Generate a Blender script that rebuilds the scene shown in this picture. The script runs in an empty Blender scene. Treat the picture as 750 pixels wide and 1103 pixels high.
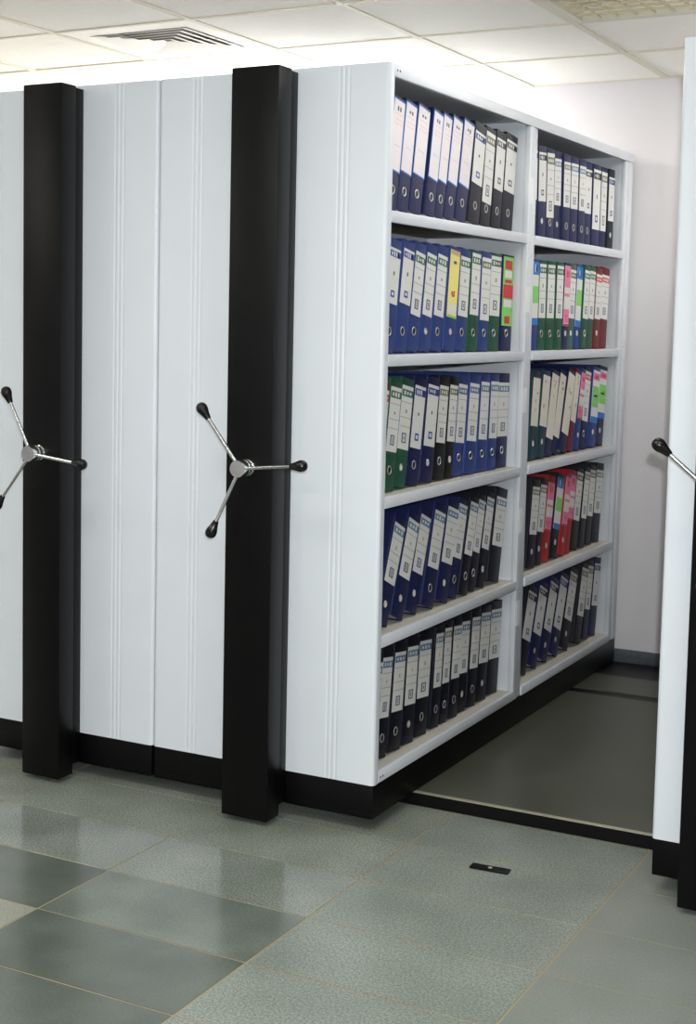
import bpy, bmesh, math, random
from mathutils import Vector, Matrix

random.seed(7)
sc = bpy.context.scene
C = sc.collection
Z0 = 0.04                      # the floor lies this far below the underside of the shelving plinths

# ------------------------------------------------------------------ camera
FPX, PPX, PPY = 1604.94, 267.165, 492.469
YAW, PITCH, ROLL = -.5202, .0903, .0158
CAM = Vector((1.7956, -3.9080, 1.4607 + Z0))
cyw, syw, cp, sp = math.cos(YAW), math.sin(YAW), math.cos(PITCH), math.sin(PITCH)
fwd = Vector((syw*cp, cyw*cp, -sp)); rgt0 = Vector((cyw, -syw, 0)); up0 = rgt0.cross(fwd)
rgt = math.cos(ROLL)*rgt0 + math.sin(ROLL)*up0
upv = -math.sin(ROLL)*rgt0 + math.cos(ROLL)*up0
cam_d = bpy.data.cameras.new('camera'); cam = bpy.data.objects.new('camera', cam_d); C.objects.link(cam)
M = Matrix((rgt, upv, -fwd)).transposed().to_4x4(); M.translation = CAM
cam.matrix_world = M
cam_d.sensor_fit = 'HORIZONTAL'; cam_d.sensor_width = 36.0; cam_d.lens = FPX/750*36
cam_d.shift_x = (375-PPX)/750; cam_d.shift_y = (PPY-551.5)/750
cam_d.clip_start = .05; cam_d.clip_end = 100
sc.camera = cam

def ray_at_x(u, v, X):         # the point of plane x = X seen at a pixel of the photograph
    d = fwd + rgt*((u-PPX)/FPX) - upv*((v-PPY)/FPX)
    return CAM + d*((X-CAM.x)/d.x)

# ------------------------------------------------------------------ world, lights, exposure
w = bpy.data.worlds.new('world'); sc.world = w; w.use_nodes = True
w.node_tree.nodes['Background'].inputs[0].default_value = (.9, .95, 1, 1)
w.node_tree.nodes['Background'].inputs[1].default_value = 0.3
sc.view_settings.view_transform = 'Standard'; sc.view_settings.look = 'None'
sc.view_settings.gamma = 1; sc.view_settings.use_curve_mapping = False
sc.view_settings.exposure = 0.25
CEIL = 2.52 + Z0
GX0, GPX, GY0, GPY = .12, .592, 2.53, .635      # ceiling grid lines
LIGHT_CELLS = [(-3, -1), (-5, -1), (1, -3), (1, -1), (0, -4), (-1, -7), (2, -7), (-5, -7), (1, -10), (-3, -10)]   # lit fixtures (grid cell, counted from GX0 / GY0); third to fifth are added, unseen, to brighten the aisle
LAMP_W = 13.0
LAMP_AT = {(-3, -1): 30.0, (-5, -1): 165.0, (1, -3): 5.5, (1, -1): 11.0, (0, -4): 3.0}
FLASH_W = 290.0
fl = bpy.data.lights.new('camera_flash', 'SPOT'); fl.energy = FLASH_W; fl.shadow_soft_size = .018
fl.spot_size = math.radians(75); fl.spot_blend = .6; fl.color = (.93, .97, 1)
flo = bpy.data.objects.new('camera_flash', fl); C.objects.link(flo)
flo.location = CAM + rgt*.032 + upv*.088
flo.rotation_euler = (Vector((-.3, .6, 1.3)) - flo.location).to_track_quat('-Z', 'Y').to_euler()

# ------------------------------------------------------------------ materials
def srgb(r, g, b):
    f = lambda c: (c/255/12.92) if c/255 <= .04045 else ((c/255+.055)/1.055)**2.4
    return (f(r), f(g), f(b), 1)
MATS = {}
def mat(name, col, rough=.5, metal=0, spec=.5, noise=0, nscale=40, bump=0, bscale=200, coat=0):
    if name in MATS: return MATS[name]
    m = bpy.data.materials.new(name); m.use_nodes = True
    nt = m.node_tree; b = nt.nodes['Principled BSDF']
    b.inputs['Base Color'].default_value = col; b.inputs['Roughness'].default_value = rough
    b.inputs['Metallic'].default_value = metal; b.inputs['Specular IOR Level'].default_value = spec
    b.inputs['Coat Weight'].default_value = coat
    tc = nt.nodes.new('ShaderNodeTexCoord')
    if noise:
        n = nt.nodes.new('ShaderNodeTexNoise'); n.inputs['Scale'].default_value = nscale; n.inputs['Detail'].default_value = 5
        nt.links.new(tc.outputs['Object'], n.inputs['Vector'])
        r = nt.nodes.new('ShaderNodeMapRange'); r.inputs[1].default_value = .3; r.inputs[2].default_value = .7
        r.inputs[3].default_value = 1-noise; r.inputs[4].default_value = 1+noise
        nt.links.new(n.outputs['Fac'], r.inputs[0])
        mx = nt.nodes.new('ShaderNodeVectorMath'); mx.operation = 'SCALE'
        mx.inputs[0].default_value = col[:3]; nt.links.new(r.outputs[0], mx.inputs['Scale'])
        nt.links.new(mx.outputs[0], b.inputs['Base Color'])
    if bump:
        n2 = nt.nodes.new('ShaderNodeTexNoise'); n2.inputs['Scale'].default_value = bscale; n2.inputs['Detail'].default_value = 3
        nt.links.new(tc.outputs['Object'], n2.inputs['Vector'])
        bp = nt.nodes.new('ShaderNodeBump'); bp.inputs['Strength'].default_value = bump; bp.inputs['Distance'].default_value = .002
        nt.links.new(n2.outputs['Fac'], bp.inputs['Height']); nt.links.new(bp.outputs[0], b.inputs['Normal'])
    MATS[name] = m; return m

def stone(name, col, col2, rough, speck=.3, vein=0, sscale=170):
    m = bpy.data.materials.new(name); m.use_nodes = True; nt = m.node_tree; b = nt.nodes['Principled BSDF']
    g = nt.nodes.new('ShaderNodeNewGeometry')
    n1 = nt.nodes.new('ShaderNodeTexNoise'); n1.inputs['Scale'].default_value = 3.5; n1.inputs['Detail'].default_value = 2.5
    n2 = nt.nodes.new('ShaderNodeTexNoise'); n2.inputs['Scale'].default_value = sscale; n2.inputs['Detail'].default_value = 2
    nt.links.new(g.outputs['Position'], n1.inputs['Vector']); nt.links.new(g.outputs['Position'], n2.inputs['Vector'])
    r1 = nt.nodes.new('ShaderNodeMapRange'); r1.inputs[1].default_value = .35; r1.inputs[2].default_value = .65
    nt.links.new(n1.outputs['Fac'], r1.inputs[0])
    mx = nt.nodes.new('ShaderNodeMix'); mx.data_type = 'RGBA'; mx.inputs[6].default_value = col; mx.inputs[7].default_value = col2
    nt.links.new(r1.outputs[0], mx.inputs[0])
    r2 = nt.nodes.new('ShaderNodeMapRange'); r2.inputs[1].default_value = .35; r2.inputs[2].default_value = .65
    r2.inputs[3].default_value = 1-speck; r2.inputs[4].default_value = 1+speck
    nt.links.new(n2.outputs['Fac'], r2.inputs[0])
    sc_ = nt.nodes.new('ShaderNodeVectorMath'); sc_.operation = 'SCALE'
    nt.links.new(mx.outputs[2], sc_.inputs[0]); nt.links.new(r2.outputs[0], sc_.inputs['Scale'])
    nt.links.new(sc_.outputs[0], b.inputs['Base Color'])
    r3 = nt.nodes.new('ShaderNodeMapRange'); r3.inputs[3].default_value = rough*.85; r3.inputs[4].default_value = rough*1.15
    nt.links.new(n1.outputs['Fac'], r3.inputs[0]); nt.links.new(r3.outputs[0], b.inputs['Roughness'])
    bp = nt.nodes.new('ShaderNodeBump'); bp.inputs['Strength'].default_value = .03; bp.inputs['Distance'].default_value = .001
    nt.links.new(n2.outputs['Fac'], bp.inputs['Height']); nt.links.new(bp.outputs[0], b.inputs['Normal'])
    MATS[name] = m; return m

WHITE = mat('white_powder_coat', srgb(222, 228, 233), .38, noise=.012, nscale=6)
SHELF = mat('shelf_grey_white', srgb(216, 220, 226), .42, noise=.03, nscale=9)
BOARD = mat('shelf_board_dusty', srgb(204, 199, 186), .55, noise=.05, nscale=7)
BLACK = mat('black_powder_coat', srgb(5, 5, 6), .38, spec=.22, bump=.2, bscale=900)
PLINTH = mat('black_plinth', srgb(4, 4, 5), .4, spec=.2)
CHROME = mat('chrome', (.75, .77, .78, 1), .18, 1)
BAKELITE = mat('black_bakelite', srgb(12, 12, 13), .15)
WALL = mat('wall_paint', srgb(226, 222, 224), .7, noise=.012, nscale=3)
CEILM = mat('ceiling_tile_mineral', srgb(244, 241, 232), .85, noise=.02, nscale=60)
TBAR = mat('ceiling_bar_paint', srgb(222, 215, 196), .6)
STICK = mat('white_card', srgb(240, 240, 242), .5)
ALU = mat('aluminium_trim', srgb(205, 200, 175), .35, .6)
RAIL = mat('black_rail', srgb(7, 7, 8), .4, spec=.25)
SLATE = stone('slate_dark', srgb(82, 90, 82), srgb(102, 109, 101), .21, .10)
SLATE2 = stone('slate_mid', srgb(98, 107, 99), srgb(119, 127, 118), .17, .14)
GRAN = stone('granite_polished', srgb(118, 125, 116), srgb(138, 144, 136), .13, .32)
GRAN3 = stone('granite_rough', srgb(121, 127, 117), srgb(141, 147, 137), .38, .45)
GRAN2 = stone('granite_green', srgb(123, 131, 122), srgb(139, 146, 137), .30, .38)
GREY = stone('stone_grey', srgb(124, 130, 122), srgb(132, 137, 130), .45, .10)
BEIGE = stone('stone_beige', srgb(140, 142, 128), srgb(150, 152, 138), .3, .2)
GROUT = mat('grout', srgb(164, 150, 116), .8)
DECK = stone('deck_stone', srgb(70, 72, 60), srgb(80, 82, 69), .38, .08)
SKIRT = stone('skirting_granite', srgb(78, 82, 88), srgb(96, 100, 106), .35, .2, sscale=150)

# ------------------------------------------------------------------ mesh helpers
def new(name, me, m, parent=None):
    o = bpy.data.objects.new(name, me); C.objects.link(o)
    for x in (m if isinstance(m, (list, tuple)) else [m]):
        if x is not None and x.name not in [q.name for q in me.materials if q]: me.materials.append(x)
    if parent: o.parent = parent
    return o
def add_box(bm, x0, x1, y0, y1, z0, z1, bev=0, seg=2):
    r = bmesh.ops.create_cube(bm, size=1)
    vs = r['verts']
    for v in vs:
        v.co = Vector(((x0+x1)/2+v.co.x*(x1-x0), (y0+y1)/2+v.co.y*(y1-y0), (z0+z1)/2+v.co.z*(z1-z0)))
    if bev:
        es = list({e for v in vs for e in v.link_edges})
        bmesh.ops.bevel(bm, geom=es, offset=bev, segments=seg, affect='EDGES', profile=.5)
def to_mesh(bm, name, smooth=False):
    bmesh.ops.recalc_face_normals(bm, faces=bm.faces)
    me = bpy.data.meshes.new(name); bm.to_mesh(me); bm.free()
    if smooth:
        for p in me.polygons: p.use_smooth = True
        me.set_sharp_from_angle(angle=math.radians(35))
    return me
def box(name, dims, m, parent=None, bev=0, seg=2):
    bm = bmesh.new(); add_box(bm, *dims, bev=bev, seg=seg)
    return new(name, to_mesh(bm, name, bev > 0), m, parent)
def lathe(name, prof, m, parent=None, n=24, axis=Vector((0, 0, 1)), org=Vector((0, 0, 0))):
    bm = bmesh.new(); q = Vector((0, 0, 1)).rotation_difference(axis)
    rings = []
    for r, h in prof:
        rings.append([bm.verts.new(org + q @ Vector((r*math.cos(2*math.pi*i/n), r*math.sin(2*math.pi*i/n), h))) for i in range(n)] if r > 1e-6
                     else [bm.verts.new(org + q @ Vector((0, 0, h)))])
    for a, b in zip(rings, rings[1:]):
        for i in range(n):
            j = (i+1) % n
            if len(a) == 1 and len(b) == 1: continue
            if len(a) == 1: bm.faces.new((a[0], b[i], b[j]))
            elif len(b) == 1: bm.faces.new((a[i], a[j], b[0]))
            else: bm.faces.new((a[i], a[j], b[j], b[i]))
    return new(name, to_mesh(bm, name, True), m, parent)
def prism(name, pts, z0, z1, m, parent=None, smooth=True):
    bm = bmesh.new()
    lo = [bm.verts.new((x, y, z0)) for x, y in pts]; hi = [bm.verts.new((x, y, z1)) for x, y in pts]
    n = len(pts)
    for i in range(n):
        j = (i+1) % n; bm.faces.new((lo[i], lo[j], hi[j], hi[i]))
    bm.faces.new(lo[::-1]); bm.faces.new(hi)
    return new(name, to_mesh(bm, name, smooth), m, parent)
def empty(name, loc, label, cat, group=None):
    o = bpy.data.objects.new(name, None); C.objects.link(o); o.location = loc; o.empty_display_size = .1
    tag(o, label, cat, group); return o
def tag(o, label, cat, group=None):
    o['label'] = label; o['category'] = cat
    if group: o['group'] = group
    return o
def struct(o, label):
    o['kind'] = 'structure'; o['label'] = label; o['category'] = o.name.split('_')[0]; return o

# ------------------------------------------------------------------ room shell
RX0, RX1, RY0, RY1 = -4.6, 3.2, -5.4, GY0
floor = struct(box('floor', (RX0, RX1, RY0, RY1, -.12, -.0012), GROUT), 'polished stone tile floor in grey green slabs')
# beyond the tiles that can be told apart the floor is one plain slab on either side
TX0, TY0, TPX, TPY = .125, -.02, .615, .315
bm = bmesh.new()
tx_lo, tx_hi, ty_lo = TX0-4*TPX, TX0+4*TPX, TY0-10*TPY
for d in [(RX0, tx_lo, RY0, .32), (tx_hi, RX1, RY0, .32), (tx_lo, tx_hi, RY0, ty_lo)]: add_box(bm, *d, -.0012, 0)
new('floor_slab', to_mesh(bm, 'floor_slab'), GREY, floor)
tile_me = {}
def tile_mesh(m, h=TPY):
    k = (m.name, round(h, 3))
    if k not in tile_me:
        bm = bmesh.new(); add_box(bm, .0024, TPX-.0024, .0024, h-.0024, -.0011, 0.0, .0004, 1)
        tile_me[k] = to_mesh(bm, 'tile'); tile_me[k].materials.append(m)
    return tile_me[k]
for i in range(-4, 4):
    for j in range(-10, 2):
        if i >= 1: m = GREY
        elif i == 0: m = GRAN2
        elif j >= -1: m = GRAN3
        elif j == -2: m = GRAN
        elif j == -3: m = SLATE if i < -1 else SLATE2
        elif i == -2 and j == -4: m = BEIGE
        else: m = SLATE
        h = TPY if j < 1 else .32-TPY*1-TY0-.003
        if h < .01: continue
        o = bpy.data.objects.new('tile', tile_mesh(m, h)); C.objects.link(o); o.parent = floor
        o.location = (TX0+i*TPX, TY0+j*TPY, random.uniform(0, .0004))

def wall(name, d, label): return struct(box(name, d, WALL), label)
wall('wall_back', (RX0, RX1, RY1, RY1+.12, -.12, CEIL+.12), 'plain off-white painted wall behind the shelving aisle')
wall('wall_left', (RX0-.12, RX0, RY0, RY1, -.12, CEIL+.12), 'off-white painted side wall left of the shelving')
wall('wall_right', (RX1, RX1+.12, RY0, RY1, -.12, CEIL+.12), 'off-white painted side wall right of the shelving')
wall('wall_front', (RX0, RX1, RY0-.12, RY0, -.12, CEIL+.12), 'off-white painted wall behind the viewer')
bb = struct(box('baseboard_back', (RX0, RX1, RY1-.014, RY1, .03, .094), SKIRT, bev=.002), 'dark grey granite skirting along back wall')

# ceiling: tiles on a bar grid
ceil = struct(box('ceiling', (RX0, RX1, RY0, RY1, CEIL+.05, CEIL+.12), CEILM), 'white suspended tile ceiling with exposed bar grid')
VENT = (-3, -3); FIX = (0, -3)
ims, jms = range(-8, 6), range(-13, 0)
bm = bmesh.new(); add_box(bm, .001, GPX-.001, .001, GPY-.001, CEIL, CEIL+.014); tme = to_mesh(bm, 'ceiling_tile'); tme.materials.append(CEILM)
FR = .272
for i in ims:
    for j in jms:
        if (i, j) == FIX or (i, j) in LIGHT_CELLS or (i, j) == VENT: continue
        x, y = GX0+i*GPX, GY0+j*GPY
        if x < RX0-GPX+.05 or x > RX1-.05: continue
        o = bpy.data.objects.new('ceiling_tile', tme); C.objects.link(o); o.parent = ceil; o.location = (x, y, random.uniform(0, .0015))
for i in list(ims)+[6]:
    x = GX0+i*GPX
    if RX0 < x < RX1: box('ceiling_bar', (x-.012, x+.012, RY0, RY1, CEIL-.005, CEIL+.001), TBAR, ceil)
for j in list(jms)+[0]:
    y = GY0+j*GPY
    box('ceiling_bar', (RX0, RX1, y-.010, y+.010 if j else y, CEIL-.0045, CEIL+.0008), TBAR, ceil)

FRAME = mat('fixture_frame_paint', srgb(214, 210, 190), .5)
LOUV = mat('fixture_louvre', srgb(206, 194, 160), .4)
TRAY = mat('fixture_tray', srgb(245, 242, 230), .5)
def emis(name, col, s):
    m = bpy.data.materials.new(name); m.use_nodes = True; b = m.node_tree.nodes['Principled BSDF']
    b.inputs['Emission Color'].default_value = col; b.inputs['Emission Strength'].default_value = s; return m
TUBE_ON = emis('lamp_tube_lit', (1, .98, .94, 1), 4)
TUBE_OFF = mat('lamp_tube_unlit', srgb(240, 240, 238), .3)
def fixture(cell, lit, label, group=None):
    x0, y0 = GX0+cell[0]*GPX+.013, GY0+cell[1]*GPY+.012
    x1, y1 = x0+GPX-.026, y0+GPY-.024
    t = empty('ceiling_light', (x0, y0, CEIL), label, 'light', group)
    L = Vector((x0, y0, CEIL)); W_, D_ = x1-x0, y1-y0
    bm = bmesh.new()
    for d in [(0, W_, 0, .03), (0, W_, D_-.03, D_), (0, .03, .03, D_-.03), (W_-.03, W_, .03, D_-.03)]: add_box(bm, *d, -.006, .012)
    new('frame', to_mesh(bm, 'frame'), FRAME, t)
    bm = bmesh.new(); add_box(bm, .028, W_-.028, .028, D_-.028, .0485, .0495)
    for d in [(.026, .029, .03, D_-.03), (W_-.029, W_-.026, .03, D_-.03), (.03, W_-.03, .026, .029), (.03, W_-.03, D_-.029, D_-.026)]: add_box(bm, *d, .012, .0485)
    new('tray', to_mesh(bm, 'tray'), TRAY, t)
    for k in range(3):
        xx = W_*(.22+.28*k)
        lathe('lamp_tube', [(0, 0), (.008, 0), (.008, D_-.12), (0, D_-.12)], TUBE_ON if lit else TUBE_OFF, t, 12, Vector((0, 1, 0)), Vector((xx, .06, .0405)))
    if not group:
        nb = 8
        for k in range(1, nb):
            yy = .03+(D_-.06)*k/nb; box('louvre_blade', (.03, W_-.03, yy-.003, yy+.003, -.003, .005), LOUV, t)
        for k in range(1, nb):
            xx = .03+(W_-.06)*k/nb; box('louvre_blade', (xx-.003, xx+.003, .03, D_-.03, -.0025, .0045), LOUV, t)
    if lit:
        ld = bpy.data.lights.new('ceiling_lamp', 'AREA'); ld.shape = 'RECTANGLE'; ld.size = W_-.08; ld.size_y = D_-.08
        ld.energy = LAMP_AT.get(tuple(cell), LAMP_W); ld.color = (1, .985, .95)
        lo = bpy.data.objects.new('ceiling_lamp', ld); C.objects.link(lo); lo.parent = t; lo.location = (W_/2, D_/2, -.004 if group else .0275)
    return t
fixture(FIX, False, 'recessed louvred ceiling light fixture above the aisle')
LNAME = ['lit square ceiling light above the far end of the two closed units', 'lit square ceiling light in the far left corner of the room', 'added unseen ceiling light above the narrow unit at right', 'added unseen ceiling light above the far end of the narrow unit', 'added unseen ceiling light above the mouth of the aisle', 'lit square ceiling light over the floor in front of the open unit',
         'lit square ceiling light over the floor in front of the aisle', 'lit square ceiling light over the floor left of the units', 'lit square ceiling light behind the viewer on the right', 'lit square ceiling light behind the viewer on the left']
for c, ln in zip(LIGHT_CELLS, LNAME): fixture(c, True, ln, 'lit ceiling lights')

# air diffuser: nested square cones
vx, vy = GX0+(VENT[0]+.5)*GPX, GY0+(VENT[1]+.5)*GPY
vent = empty('air_vent', (vx, vy, CEIL), 'square four-way louvred air diffuser in the ceiling', 'vent')
VM = mat('diffuser_paint', srgb(236, 232, 220), .5); VD = mat('diffuser_dark', srgb(110, 106, 96), .8)
hw, hd = GPX/2-.013, GPY/2-.012
bm = bmesh.new()
R_ = .215
for d in [(-hw, hw, -hd, -R_), (-hw, hw, R_, hd), (-hw, -R_, -R_, R_), (R_, hw, -R_, R_)]: add_box(bm, *d, -.003, .012)
new('frame', to_mesh(bm, 'frame'), VM, vent)
box('throat', (-R_, R_, -R_, R_, .04, .044), VD, vent)
for k in range(5):
    a = R_-.004-.040*k; b = a-.033
    bm = bmesh.new()
    def ring(s, z): return [bm.verts.new((sx*s, sy*s, z)) for sx, sy in ((-1, -1), (1, -1), (1, 1), (-1, 1))]
    A, B, A2, B2 = ring(a, -.006), ring(b, .0), ring(a-.002, -.0055), ring(b-.002, .002)
    for i in range(4):
        j = (i+1) % 4
        bm.faces.new((A[i], A[j], B[j], B[i])); bm.faces.new((A2[i], B2[i], B2[j], A2[j])); bm.faces.new((A[i], A2[i], A2[j], A[j])); bm.faces.new((B[i], B[j], B2[j], B2[i]))
    new('vane', to_mesh(bm, 'vane'), VM, vent)

# raised rail deck that the units roll on
deck = struct(box('floor_deck', (RX0, RX1, .325, RY1, -.005, .030), RAIL), 'raised dark deck with rails under the shelving units')
SLABX = 1.5
for k in range(6):
    x = RX0+k*SLABX
    for y0, y1 in ((.332, 1.865), (1.945, 2.225)):
        box('deck_slab', (x+.001, min(x+SLABX, RX1)-.001, y0, y1, .030, .042), DECK, deck)
for y0, y1 in ((1.87, 1.94), (2.23, RY1-.02)):
    box('rail', (RX0, RX1, y0, y1, .030, .038), RAIL, deck)
box('riser', (RX0, RX1, .318, .325, 0, .040), RAIL, deck)
box('edge_trim', (RX0, RX1, .316, .332, .0405, .0435), ALU, deck)

# ------------------------------------------------------------------ mobile shelving units
H = 2.2+Z0; ZB = .1045+Z0; ZP = .0+Z0+.004
YB = 2.505
SH = [z+Z0 for z in (1.787, 1.373, .958, .545, .138)]      # shelf tops
LIP = .034
MID0, MID1, END0 = 1.195, 1.285, 2.405
def panel_profile(hw_, grooves, r=.012, t=.028):
    pts = []
    def arc(cx, cy, a0, a1):
        for k in range(9):
            a = a0+(a1-a0)*k/8; pts.append((cx+r*math.cos(a), cy+r*math.sin(a)))
    arc(-hw_+r, r, math.pi, 1.5*math.pi)
    for g in sorted(grooves):
        pts.extend([(g-.005, 0), (g-.001, .0014), (g+.001, .0014), (g+.005, 0)])
    arc(hw_-r, r, 1.5*math.pi, 2*math.pi)
    pts += [(hw_, t), (-hw_, t)]
    return pts
def handwheel(unit, cx, ang0):
    cz = 1.036+Z0; o = Vector((cx, -.12, cz)); ax = Vector((0, -1, 0))
    hub = lathe('handwheel', [(0, 0), (.024, 0), (.024, .012), (.020, .014), (.020, .022), (.0245, .024), (.0245, .034), (.0205, .036), (.0205, .040), (.0255, .042), (.0255, .068), (.0245, .0705), (0, .071)], CHROME, unit, 32, ax, o)
    for k in range(3):
        a = math.radians(ang0+120*k); d = Vector((math.cos(a), 0, math.sin(a)))
        p0 = o + Vector((0, -.054, 0)) + d*.022; p1 = o + Vector((0, -.066, 0)) + d*.186
        L = (p1-p0).length; dr = (p1-p0).normalized()
        lathe('spoke', [(0, 0), (.0075, 0), (.0075, .004), (.0058, .006), (.0055, L), (0, L)], CHROME, hub, 14, dr, p0)
        lathe('knob', [(0, -.004), (.0085, -.004), (.009, 0), (.0125, .014), (.0165, .026), (.0175, .033), (.0165, .040), (.0125, .0465), (.007, .050), (0, .051)], BAKELITE, hub, 20, dr, p1-dr*.008)
def unit(name, x0, x1, pcx, ang, label, faces, pw=.158, cards=False):
    cx = (x0+x1)/2; hw_ = (x1-x0)/2
    u = empty(name, (cx, 0, ZP), label, 'shelving', 'mobile shelving units')
    base = Vector((cx, 0, ZP))
    def B(n, d, m, bev=0, par=None):
        return box(n, (d[0]-cx, d[1]-cx, d[2], d[3], d[4]-ZP, d[5]-ZP), m, par or u, bev)
    gr = [s*.247+k*.0155 for s in (-1, 1) for k in (-1, 0, 1)] if hw_ > .3 else []
    prism('front_panel', panel_profile(hw_, gr), ZB-ZP, H-ZP, WHITE, u, False)
    B('plinth', (x0+.003, x1-.003, .004, YB, ZP, ZB-.001), PLINTH, .002)
    B('top_panel', (x0+.004, x1-.004, .028, YB, H-.022, H-.002), SHELF)
    if cards:      # black skin of the unlit underside is just shade; only the outer lips are modelled
        pass
    B('rear_panel', (x0+.003, x1-.003, YB-.016, YB-.0005, ZB, H-.022), WHITE)
    mid = cx if len(faces) == 2 else (x1-.012 if faces[0] < 0 else x0+.012)
    B('divider', (mid-.006, mid+.006, .028, YB-.016, ZB, H-.022), SHELF)
    for s in faces:
        xf = x1 if s > 0 else x0                      # open face
        def F(n, dx0, dx1, y0, y1, z0, z1, m, bev=0):   # dx measured inwards from the open face
            a, b = sorted((xf-s*dx0, xf-s*dx1)); return B(n, (a, b, y0, y1, z0, z1), m, bev)
        ins = abs(xf-mid)-.006
        F('top_lip', .0, .014, .026, YB, H-.036, H, SHELF, .002)
        F('upright', 0.001, .022, MID0, MID0+.043, ZB, H-.036, SHELF, .003)
        F('upright', .006, .022, MID0+.046, MID1, ZB, H-.036, SHELF, .003)
        F('upright', 0.001, .022, END0+.045, YB-.001, ZB, H-.036, SHELF, .003)
        F('upright', .001, .022, .024, .036, ZB, H-.036, SHELF, .002)
        for y in (MID0, MID1-.012, END0):
            F('side_panel', .022, ins, y, y+.012, ZB, H-.022, SHELF)
        F('upright', .004, .022, END0, END0+.043, ZB, H-.036, SHELF, .003)
        for zt in SH:
            for y0, y1 in ((.036, MID0), (MID1, END0)):
                sh = F('shelf', .012, ins, y0, y1, zt-.012, zt, BOARD)
                a = F('shelf_lip', 0, .014, y0+.001, y1-.001, zt-LIP, zt, SHELF, .003); a.parent = sh
    if cards:
        for uu, vv in ((575, 206), (572.5, 323), (568.5, 431), (563.5, 560), (557.5, 661)):
            p = ray_at_x(uu, vv, x1)
            B('label_card', (x1-.0009, x1+.0006, MID0+.006, MID0+.040, p.z-.045, p.z+.045), STICK)
        SCR = mat('screw_dark', srgb(60, 60, 62), .4, .6)
        for z, ys in ((H-.018, (.05, .068)), (SH[4]-.018, (.05, .066))):
            for y in ys:
                lathe('screw', [(0, 0), (.0035, 0), (.0035, .0012), (0, .0012)], SCR, u, 10, Vector((1, 0, 0)), Vector((x1-cx-.0002, y, z-ZP)))
    # control post: front cover and rear channel
    p0, p1 = pcx-pw/2, pcx+pw/2
    post = B('control_post', (p0, p1, -.12, -.042, .016, H-.006), BLACK, .004)
    B('post_channel', (p0+.004, p1-.002, -.042, -.0006, .05, H-.012), BLACK, .002, post)
    handwheel(u, pcx-cx, ang)
    for o in u.children:
        if o.name.startswith('handwheel'): o.location.z = -ZP
    return u
UA = unit('mobile_shelving', -.777, 0.0, -.370, 125.8, 'white mobile shelving unit with open shelves of binders', (1, -1), cards=True)
UB = unit('mobile_shelving', -1.560, -.781, -1.137, 114.3, 'white mobile shelving unit at left, closed up against the open one', (1, -1), pw=.15)
UD = unit('mobile_shelving', .819, 1.191, 1.005, 139.5, 'narrow white shelving unit across the aisle at right edge', (-1,), pw=.17)

# ------------------------------------------------------------------ binders
COL = dict(navy=(20, 28, 72), royal=(42, 62, 122), ink=(13, 15, 30), green=(30, 80, 58), black=(16, 17, 20), red=(168, 26, 28),
           maroon=(104, 22, 28), teal=(26, 62, 74), blue=(36, 60, 128), midgreen=(60, 96, 84))
BM = {k: mat('binder_'+k, srgb(*v), .45, spec=.22, noise=.06, nscale=30, bump=.12, bscale=600) for k, v in COL.items()}
INK = {k: mat('print_'+k, srgb(*v), .5) for k, v in dict(white=(226, 226, 222), pinkish=(232, 224, 226), cream=(230, 224, 210), blue=(30, 120, 205), dkblue=(34, 64, 150), green=(60, 110, 84), black=(28, 28, 32),
       sky=(90, 150, 200), yellow=(240, 228, 130), red=(206, 44, 44), lime=(130, 214, 104), pink=(236, 120, 164), grey=(150, 150, 148), slate=(70, 84, 110), steel=(96, 128, 156), orange=(206, 176, 140), khaki=(120, 122, 96)).items()}
PAPER = mat('paper_block', srgb(190, 186, 172), .8)
HOLE = mat('hole_dark', srgb(10, 10, 14), .6)
RIM = mat('ring_metal', (.6, .6, .58, 1), .3, 1)
DP, BH = .285, .335
def rects(name, items, parent, dx):
    """flat printed shapes on the spine: (material, y0, y1, z0, z1)"""
    mats = []; vs = []; fs = []; mi = []
    for k, (m, y0, y1, z0, z1) in enumerate(items):
        if m not in mats: mats.append(m)
        b = len(vs); x = dx+.00025*(k % 4)
        vs += [(x, y0, z0), (x, y1, z0), (x, y1, z1), (x, y0, z1)]; fs.append((b, b+1, b+2, b+3)); mi.append(mats.index(m))
    me = bpy.data.meshes.new(name); me.from_pydata(vs, [], fs)
    for m in mats: me.materials.append(INK[m])
    me.polygons.foreach_set('material_index', mi)
    return new(name, me, [], parent)
def glyphs(m, yc, zc, w_, h_, n, rnd):
    out = []
    for k in range(n):
        y = yc-w_/2+w_*(k+.15)/n; hh = h_*rnd.uniform(.5, 1)
        out.append((m, y, y+w_/n*.62, zc-hh/2, zc+hh/2))
    return out
DESC = dict(edge='blue-edged white label', bh='blue-headed white label', gh='green-headed ruled label', dh='black-headed label', lb='pale-blue-headed label',
            ye='yellow label', rg='red and green label', pk='pink label', cr='cream paper label', rd='red-headed label', bg='blue and green label', kh='grey-headed label', pg='pink and green label')
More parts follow.
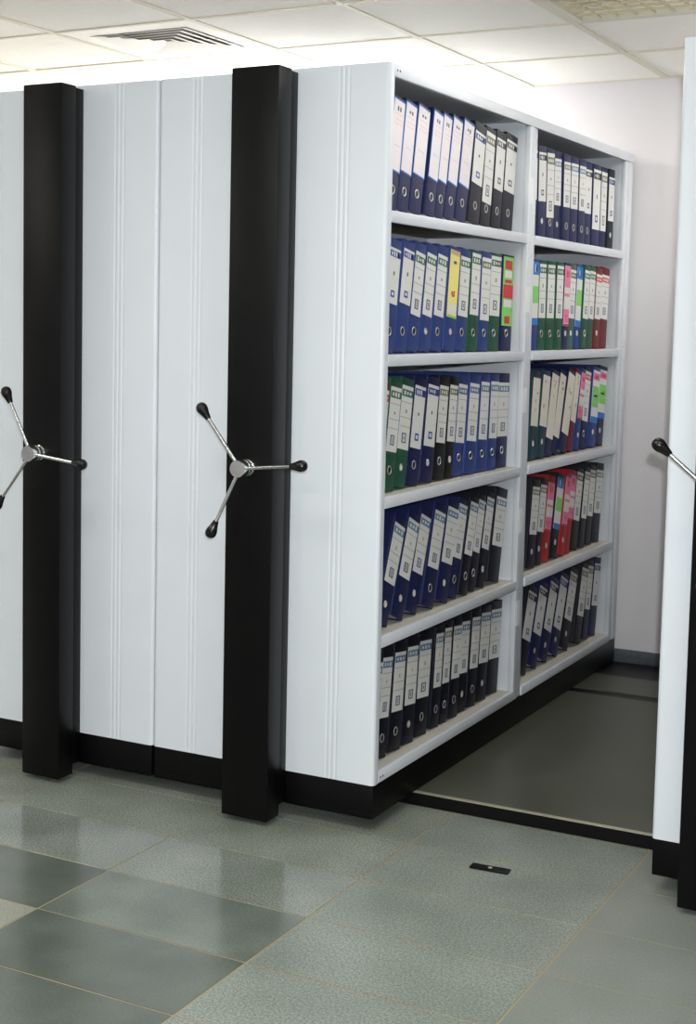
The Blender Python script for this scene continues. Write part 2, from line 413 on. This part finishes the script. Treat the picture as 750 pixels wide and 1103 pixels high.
def binder(loc, t, wd, col, style, lt, lb, ring, label, group, seed):
    rnd = random.Random(seed)
    b = empty('binder', loc, label, 'binder', group); b.rotation_euler = (-t, 0, 0)
    h2 = wd/2
    bm = bmesh.new()            # folded board cover: spine and two sides, open towards the back
    r = min(.006, wd*.1); prof = []
    for cx_, cy_, a0 in ((-r, -h2+r, 1.5*math.pi), (-r, h2-r, 0)):
        for k in range(4):
            a = a0+math.pi/2*k/3; prof.append((cx_+r*math.cos(a), cy_+r*math.sin(a)))
    th = .0028
    prof += [(-DP, h2), (-DP, h2-th), (-th, h2-th), (-th, -h2+th), (-DP, -h2+th), (-DP, -h2)]
    lo = [bm.verts.new((x, y, 0)) for x, y in prof]; hi = [bm.verts.new((x, y, BH)) for x, y in prof]
    n = len(prof)
    for i in range(n): bm.faces.new((lo[i], lo[(i+1) % n], hi[(i+1) % n], hi[i]))
    bm.faces.new(lo[::-1]); bm.faces.new(hi)
    new('cover', to_mesh(bm, 'cover', True), BM[col], b)
    box('paper_block', (-DP+.01, -.02, -h2+.005, h2-.005, .004, BH-.03), PAPER, b)
    # spine label
    lw = h2-(.002 if style == 'cr' else max(.005, wd*.07)); z0, z1 = BH*lb, BH*lt; zh = z1-z0
    base = dict(edge='pinkish', ye='yellow', cr='cream', rg='lime', kh='white', dh='white').get(style, 'white')
    if style in ('edge',): box('label_border', (.0001, .0004, -lw-.004, lw+.004, z0-.004, min(z1+.004, BH-.001)), INK['blue'], b)
    lab = box('spine_label', (.0004 if style == 'edge' else .0001, .0009, -lw, lw, z0, z1), INK[base], b)
    it = []
    def band(m, f0, f1, i=0): it.append((m, -lw+i, lw-i, z0+zh*f0, z0+zh*f1))
    def line(m, f): it.append((m, -lw, lw, z0+zh*f-.0009, z0+zh*f+.0009))
    if style == 'edge':
        it += glyphs('slate', 0, z0+zh*.88, lw*.9, .014, 2, rnd)
        for f in (.80, .72, .66): it.append(('pink', -lw*.7, lw*.7, z0+zh*f, z0+zh*f+.001))
        it.append(('grey', -lw*.6, lw*.6, z0+zh*.35, z0+zh*.35+.001))
    elif style in ('bh', 'dh'):
        hm = 'dkblue' if style == 'bh' else 'black'
        band(hm, .84, .95, .001); it += glyphs('white', 0, z0+zh*.895, lw*1.5, .016, 4, rnd)
        it += glyphs('slate', 0, z0+zh*.55, lw*.4, .018, 1, rnd)
        it.append((hm if style == 'bh' else 'slate', -lw*.35, lw*.35, z0+zh*.12, z0+zh*.24)); it.append(('white', -lw*.18, lw*.18, z0+zh*.15, z0+zh*.21))
    elif style in ('gh', 'lb', 'kh', 'rd'):
        hm = dict(gh='green', lb='steel', kh='khaki', rd='red')[style]
        band(hm, .83, .94, .001); it += glyphs('white', 0, z0+zh*.885, lw*1.5, .014, 3, rnd)
        for f in (.74, .50, .36): line('grey', f)
        it += glyphs('orange' if style == 'lb' else 'grey', 0, z0+zh*.60, lw*.5, .014, 1, rnd)
        it.append(('slate', -lw*.4, lw*.4, z0+zh*.10, z0+zh*.26)); it.append(('white', -lw*.22, lw*.22, z0+zh*.12, z0+zh*.24))
        it += glyphs('slate', 0, z0+zh*.18, lw*.25, .02, 1, rnd)
    elif style == 'ye':
        band('orange', .93, 1.0, .001); band('lime', .0, .03)
        it.append(('dkblue', -lw*.3, lw*.3, z0+zh*.80, z0+zh*.84)); it += glyphs('red', 0, z0+zh*.36, lw*.9, .022, 2, rnd); it.append(('red', -lw*.2, lw*.2, z0+zh*.31, z0+zh*.34))
        band('cream', .05, .2, .002)
    elif style == 'rg':
        band('red', .82, .95, lw*.3); band('white', .70, .80, lw*.3); band('red', .62, .67, lw*.3); band('red', .40, .60, .002)
        it += glyphs('white', 0, z0+zh*.52, lw, .014, 3, rnd); band('pinkish', .27, .38, lw*.2); band('lime', .0, .24); band('red', .03, .14, lw*.5)
    elif style == 'pk':
        band('pink', .64, 1.0); band('white', .55, .61, .004); band('pink', .49, .54); band('white', .3, .48); band('pink', .05, .28); band('red', 0, .04)
        it += glyphs('red', 0, z0+zh*.86, lw, .03, 2, rnd); it += glyphs('red', 0, z0+zh*.17, lw*1.2, .006, 3, rnd)
    elif style == 'bg':
        band('blue', .8, 1.0); band('lime', .35, .62, .004); band('blue', .0, .11); it += glyphs('white', 0, z0+zh*.9, lw, .03, 2, rnd)
    elif style == 'pg':
        band('pink', .82, .95, .003); band('lime', .3, .7, .003); band('blue', 0, .12); it += glyphs('red', 0, z0+zh*.88, lw, .02, 2, rnd); it.append(('red', -lw*.5, lw*.5, z0+zh*.5, z0+zh*.53))
    elif style == 'cr':
        for k in range(5):
            yy = rnd.uniform(-.6, .4)*lw; zz = z0+zh*rnd.uniform(.3, .9); it.append((rnd.choice(('orange', 'grey', 'white')), yy, yy+lw*.3, zz, zz+rnd.uniform(.004, .02)))
    if it: rects('print', it, lab, .0012)['kind'] = 'stuff'
    if ring:
        rz = .062; m_ = RIM
        bmr = bmesh.new(); nn, mm, R1, r1 = 18, 6, min(.0125, wd*.17)*(1 if ring == 1 else .78), .0020
        vv = [[bmr.verts.new((.0006+r1*math.sin(2*math.pi*q/mm)*.8, (R1+r1*math.cos(2*math.pi*q/mm))*math.cos(2*math.pi*p/nn), rz+(R1+r1*math.cos(2*math.pi*q/mm))*math.sin(2*math.pi*p/nn))) for q in range(mm)] for p in range(nn)]
        for p in range(nn):
            for q in range(mm): bmr.faces.new((vv[p][q], vv[(p+1) % nn][q], vv[(p+1) % nn][(q+1) % mm], vv[p][(q+1) % mm]))
        rg = new('finger_ring', to_mesh(bmr, 'finger_ring', True), m_, b)
        lathe('finger_hole', [(R1, 0), (0, .0002)], HOLE if ring == 1 else INK['white'], rg, 18, Vector((1, 0, 0)), Vector((.0004, 0, rz)))
    return b

XS = -.045
O1, O2, O3, O4, O5 = (400, 60, 4.167), (400, 240, 4.167), (400, 370, 4.167), (400, 510, 4.167), (395, 630, 4.167)
Q1, Q2, Q3, Q4, Q5 = (560, 130, 5.357), (560, 260, 5.357), (560, 370, 5.357), (550, 480, 5.357), (550, 580, 5.357)
# per binder: pixel of the spine's mid line near the label top, the same near the finger hole, cover, label style, label top / bottom as fractions of the height, ring
S = (.93, .33)
ROWS = [
 ('near', 0, O1, [((80, 195), (48, 600), 'navy', 'edge', .97, .36, 0), ((135, 212), (100, 610), 'navy', 'edge', .97, .36, 1), ((188, 235), (152, 630), 'navy', 'edge', .97, .36, 1), ((243, 268), (205, 640), 'navy', 'edge', .97, .36, 1),
   ((304, 270), (268, 650), 'navy', 'edge', .97, .36, 1), ((348, 300), (312, 657), 'navy', 'edge', .97, .36, 1), ((393, 302), (358, 672), 'navy', 'edge', .97, .36, 1), ((446, 320), (405, 680), 'navy', 'edge', .97, .36, 1),
   ((495, 347), (463, 708), 'ink', 'bh', .91, .40, 1), ((542, 355), (522, 718), 'ink', 'kh', .95, .24, 1), ((590, 375), (563, 730), 'ink', 'dh', .92, .40, 1), ((636, 386), (613, 740), 'ink', 'dh', .93, .40, 1)]),
 ('near', 1, O2, [((112, 105), (82, 500), 'royal', 'bh', .92, .43, 1), ((173, 112), (137, 505), 'royal', 'bh', .92, .43, 1), ((230, 125), (192, 505), 'royal', 'gh', .91, .33, 1), ((278, 130), (243, 507), 'royal', 'gh', .91, .33, 2),
   ((328, 135), (300, 507), 'royal', 'gh', .91, .33, 1), ((378, 110), (350, 500), 'royal', 'ye', .97, .32, 2), ((430, 150), (408, 510), 'royal', 'gh', .92, .34, 1), ((478, 125), (458, 500), 'green', 'gh', .97, .36, 1),
   ((520, 135), (505, 492), 'royal', 'kh', .94, .31, 1), ((567, 140), (551, 500), 'green', 'gh', .97, .36, 1), ((625, 142), (611, 495), 'navy', 'rg', .98, .26, 1)]),
 ('near', 2, O3, [((62, 170), (30, 560), 'maroon', 'rd', .92, .33, 0), ((118, 160), (84, 555), 'green', 'gh', .93, .35, 1), ((178, 165), (140, 555), 'green', 'gh', .93, .35, 2), ((232, 180), (198, 560), 'navy', 'bh', .92, .34, 1), ((288, 178), (250, 550), 'navy', 'bh', .92, .34, 2),
   ((338, 170), (316, 545), 'black', 'kh', .91, .36, 1), ((378, 172), (354, 535), 'black', 'kh', .91, .36, 2), ((422, 170), (398, 520), 'royal', 'lb', .91, .33, 1), ((467, 170), (443, 512), 'royal', 'lb', .91, .33, 1),
   ((520, 163), (498, 503), 'royal', 'lb', .92, .33, 1), ((553, 163), (540, 497), 'royal', 'lb', .92, .33, 1), ((602, 160), (588, 490), 'navy', 'lb', .90, .33, 1)]),
 ('near', 3, O4, [((80, 225), (5, 600), 'navy', 'lb', .93, .36, 0), ((145, 195), (62, 590), 'navy', 'lb', .93, .38, 2), ((207, 185), (132, 570), 'navy', 'lb', .93, .38, 2), ((262, 172), (198, 552), 'navy', 'lb', .93, .38, 2), ((310, 163), (262, 530), 'navy', 'lb', .93, .38, 1),
   ((368, 155), (322, 512), 'navy', 'lb', .93, .38, 2), ((424, 140), (378, 490), 'navy', 'lb', .94, .40, 1), ((463, 122), (418, 475), 'ink', 'lb', .94, .40, 1), ((508, 115), (463, 460), 'ink', 'lb', .94, .40, 1),
   ((548, 98), (497, 435), 'ink', 'lb', .94, .40, 2), ((600, 85), (572, 430), 'ink', 'lb', .90, .38, 0)]),
 ('near', 4, O5, [((62, 320), (25, 690), 'ink', 'lb', .92, .34, 0), ((110, 270), (80, 665), 'ink', 'lb', .92, .37, 1), ((162, 255), (138, 640), 'ink', 'lb', .92, .37, 1), ((217, 235), (193, 608), 'ink', 'lb', .92, .37, 2), ((273, 210), (248, 580), 'ink', 'lb', .92, .37, 1),
   ((338, 200), (318, 560), 'ink', 'lb', .93, .40, 1), ((375, 175), (350, 525), 'ink', 'kh', .95, .40, 1), ((415, 158), (396, 500), 'ink', 'lb', .93, .40, 1), ((460, 140), (437, 480), 'ink', 'lb', .93, .40, 2),
   ((503, 120), (479, 460), 'ink', 'lb', .93, .40, 1), ((545, 100), (521, 430), 'ink', 'lb', .93, .40, 2), ((607, 90), (588, 420), 'ink', 'lb', .91, .38, 0)]),
 ('far', 0, Q1, [((90, 205), (80, 625), 'navy', 'dh', .93, .40, 1), ((133, 215), (128, 628), 'navy', 'dh', .93, .40, 2), ((187, 215), (178, 635), 'navy', 'kh', .95, .24, 1), ((232, 240), (222, 652), 'navy', 'lb', .92, .40, 2), ((275, 255), (264, 658), 'navy', 'kh', .91, .40, 1), ((320, 265), (308, 660), 'navy', 'lb', .92, .40, 1),
   ((367, 275), (356, 670), 'navy', 'lb', .92, .40, 1), ((405, 290), (392, 680), 'navy', 'dh', .91, .39, 1), ((455, 285), (437, 690), 'navy', 'dh', .94, .22, 0), ((500, 300), (486, 700), 'navy', 'kh', .94, .22, 0), ((532, 325), (518, 695), 'ink', 'bh', .90, .36, 2)]),
 ('far', 1, Q2, [((100, 118), (86, 540), 'blue', 'bg', .97, .28, 0), ((143, 125), (128, 540), 'green', 'gh', .96, .36, 1), ((187, 130), (175, 540), 'green', 'gh', .96, .36, 1), ((237, 130), (223, 540), 'green', 'gh', .96, .36, 1), ((282, 140), (262, 545), 'navy', 'pk', .97, .27, 2),
   ((318, 155), (298, 545), 'midgreen', 'gh', .93, .36, 2), ((360, 155), (337, 545), 'blue', 'bg', .97, .26, 2), ((395, 160), (372, 545), 'green', 'gh', .94, .36, 1), ((430, 165), (408, 548), 'green', 'gh', .94, .36, 0), ((462, 180), (442, 560), 'maroon', 'rd', .91, .36, 2), ((503, 185), (482, 560), 'maroon', 'rd', .91, .36, 0)]),
 ('far', 2, Q3, [((105, 200), (82, 580), 'teal', 'cr', .92, .38, 2), ((155, 195), (128, 565), 'teal', 'cr', .94, .36, 2), ((215, 190), (168, 595), 'navy', 'cr', .95, .20, 0), ((260, 190), (208, 590), 'navy', 'cr', .95, .20, 0), ((300, 190), (248, 575), 'navy', 'cr', .95, .22, 0), ((342, 190), (296, 560), 'maroon', 'cr', .95, .36, 0),
   ((372, 190), (337, 530), 'blue', 'pk', .95, .38, 2), ((403, 185), (380, 515), 'navy', 'rd', .95, .34, 1), ((445, 185), (420, 505), 'blue', 'pg', .95, .30, 2), ((495, 180), (473, 500), 'navy', 'pg', .95, .34, 2)]),
 ('far', 3, Q4, [((152, 215), (122, 620), 'ink', 'kh', .92, .38, 2), ((203, 200), (168, 600), 'ink', 'kh', .92, .38, 2), ((245, 190), (208, 575), 'red', 'pk', .92, .36, 2), ((297, 165), (258, 545), 'ink', 'bg', .95, .34, 2), ((338, 160), (300, 535), 'red', 'pk', .94, .36, 2), ((374, 155), (335, 525), 'red', 'pk', .94, .40, 0),
   ((412, 150), (375, 515), 'black', 'gh', .95, .36, 0), ((450, 145), (420, 500), 'ink', 'kh', .94, .36, 0), ((487, 140), (458, 490), 'ink', 'kh', .94, .36, 0), ((537, 130), (512, 470), 'ink', 'kh', .91, .36, 0)]),
 ('far', 4, Q5, [((138, 290), (88, 640), 'ink', 'dh', .93, .38, 0), ((205, 265), (148, 625), 'navy', 'dh', .93, .38, 2), ((278, 235), (205, 610), 'navy', 'dh', .93, .36, 2), ((345, 215), (262, 585), 'navy', 'bh', .94, .32, 2), ((390, 210), (320, 560), 'ink', 'kh', .94, .36, 2), ((432, 150), (395, 520), 'ink', 'kh', .94, .34, 0), ((478, 140), (440, 500), 'ink', 'kh', .93, .38, 0), ((522, 110), (495, 470), 'navy', 'bh', .92, .38, 0)]),
]
ORD = ['first', 'second', 'third', 'fourth', 'fifth', 'sixth', 'seventh', 'eighth', 'ninth', 'tenth', 'eleventh', 'twelfth']
SHN = ['top', 'second', 'middle', 'fourth', 'bottom']
CN = dict(navy='navy', royal='blue', ink='dark navy', green='green', black='black', red='red', maroon='dark red', teal='teal', blue='blue', midgreen='grey-green')
def span(y, t, wd, zrel, side):     # boundary of a leaning spine at a height above the shelf
    c, s = math.cos(t), math.sin(t); z0_ = wd/2*abs(s)
    P = [(y+yy*c+zz*s, z0_-yy*s+zz*c) for yy, zz in ((-wd/2, 0), (wd/2, 0), (wd/2, BH), (-wd/2, BH))]
    best = None
    for (ya, za), (yb, zb) in zip(P, P[1:]+P[:1]):
        if min(za, zb)-1e-9 <= zrel <= max(za, zb)+1e-9 and abs(zb-za) > 1e-9:
            yv = ya+(yb-ya)*(zrel-za)/(zb-za); best = yv if best is None else (max(best, yv) if side > 0 else min(best, yv))
    return best
seed = 0
for bay, si, (ox, oy, s), items in ROWS:
    ylo, yhi = (.040, MID0-.002) if bay == 'near' else (MID1+.002, END0-.002)
    zs = SH[si]; geo = []
    for (tx, ty), (bx, by), *_ in items:
        a = ray_at_x(ox+tx/s, oy+ty/s, XS); b = ray_at_x(ox+bx/s, oy+by/s, XS)
        t = math.atan2(a.y-b.y, a.z-b.z); t = max(-.06, min(.40, t))
        geo.append([b.y+(zs+BH/2-b.z)*math.tan(t), t])       # where the mid line stands at half height
    n = len(geo)
    for q in range(2):       # neighbours lean on each other: nearly the same tilt
        tt = [g[1] for g in geo]
        for i in range(n): geo[i][1] = (tt[max(i-1, 0)]+2*tt[i]+tt[min(i+1, n-1)])/4
    sp = [geo[i+1][0]-geo[i][0] for i in range(n-1)]
    wds = []
    for i in range(n):
        L_ = sp[i-1] if i else sp[0]
        R_2 = sp[i] if i < n-1 else 9
        wds.append(max(.055, min(.118, min(L_, R_2)*1.0+.35*(min(max(L_, R_2), min(L_, R_2)*1.5)-min(L_, R_2)))*math.cos(geo[i][1])))
    for i in range(n): geo[i][0] -= BH/2*math.sin(geo[i][1])     # to the foot of the spine
    want = [g[0] for g in geo]
    for trial in range(60):
        geo2 = [g[:] for g in geo]; push = [0]*n
        for i in range(n-1, -1, -1):
            y, t = geo2[i]; wd = wds[i]; sh = 0
            for k in range(33):
                zr = k/32*(BH+.02); r_ = span(y, t, wd, zr, 1)
                if r_ is None: continue
                if i == n-1: lim = yhi
                else:
                    lim = span(geo2[i+1][0], geo2[i+1][1], wds[i+1], zr, -1)
                    if lim is None: continue
                sh = max(sh, r_-lim+.0012)
            geo2[i][0] = y-sh; push[i] = sh if i < n-1 else max(0, sh-.03)
        worst = max(push); i = push.index(worst)
        if worst < .012: break
        wds[i] *= .985                                        # thin the binder that is pushed and the one it meets
        if i < n-1: wds[i+1] *= .985
    geo = geo2; kf = sum(wds)/n
    print('ROW', bay, si, round(kf, 2), round(worst, 3), [round(g[1], 2) for g in geo])
    low = lambda i: min(span(geo[i][0], geo[i][1], wds[i], z, -1) or 9 for z in (.001, .004, .01, .02, .05, .3))
    while low(0) < ylo and wds[0] > .04:                      # the file beside the end panel is a slim one
        wds[0] -= .002; geo[0][0] += .001
    order = 0
    for i, (_, _, col, style, lt, lb, ring) in enumerate(items):
        y, t = geo[i]; wd = wds[i]; seed += 1
        if low(i) < ylo-.001: print('binder past the near panel', bay, si, i); continue
        if i == 0 and wd < .06: ring = 0
        order += 1
        text = f'{CN[col]} binder with {DESC[style]}, {ORD[order-1]} from left, {bay} bay {SHN[si]} shelf'
        binder((XS+random.uniform(-.004, .003), y, zs+wd/2*abs(math.sin(t))+.0006), t, wd, col, style, lt, lb, ring, text, f'binders on the {bay} bay {SHN[si]} shelf', seed)

# ------------------------------------------------------------------ small black plate on the floor
px, py = .40, -.085
pl = empty('floor_plate', (px, py, .0), 'small black metal plate screwed to floor in front of aisle', 'plate')
box('plate', (-.055, .055, -.018, .018, .0006, .006), RAIL, pl, .0015)
lathe('screw', [(0, 0), (.006, 0), (.006, .001), (.004, .002), (0, .002)], ALU, pl, 14, Vector((0, 0, 1)), Vector((0, 0, .006)))
pl.rotation_euler = (0, 0, math.radians(4))
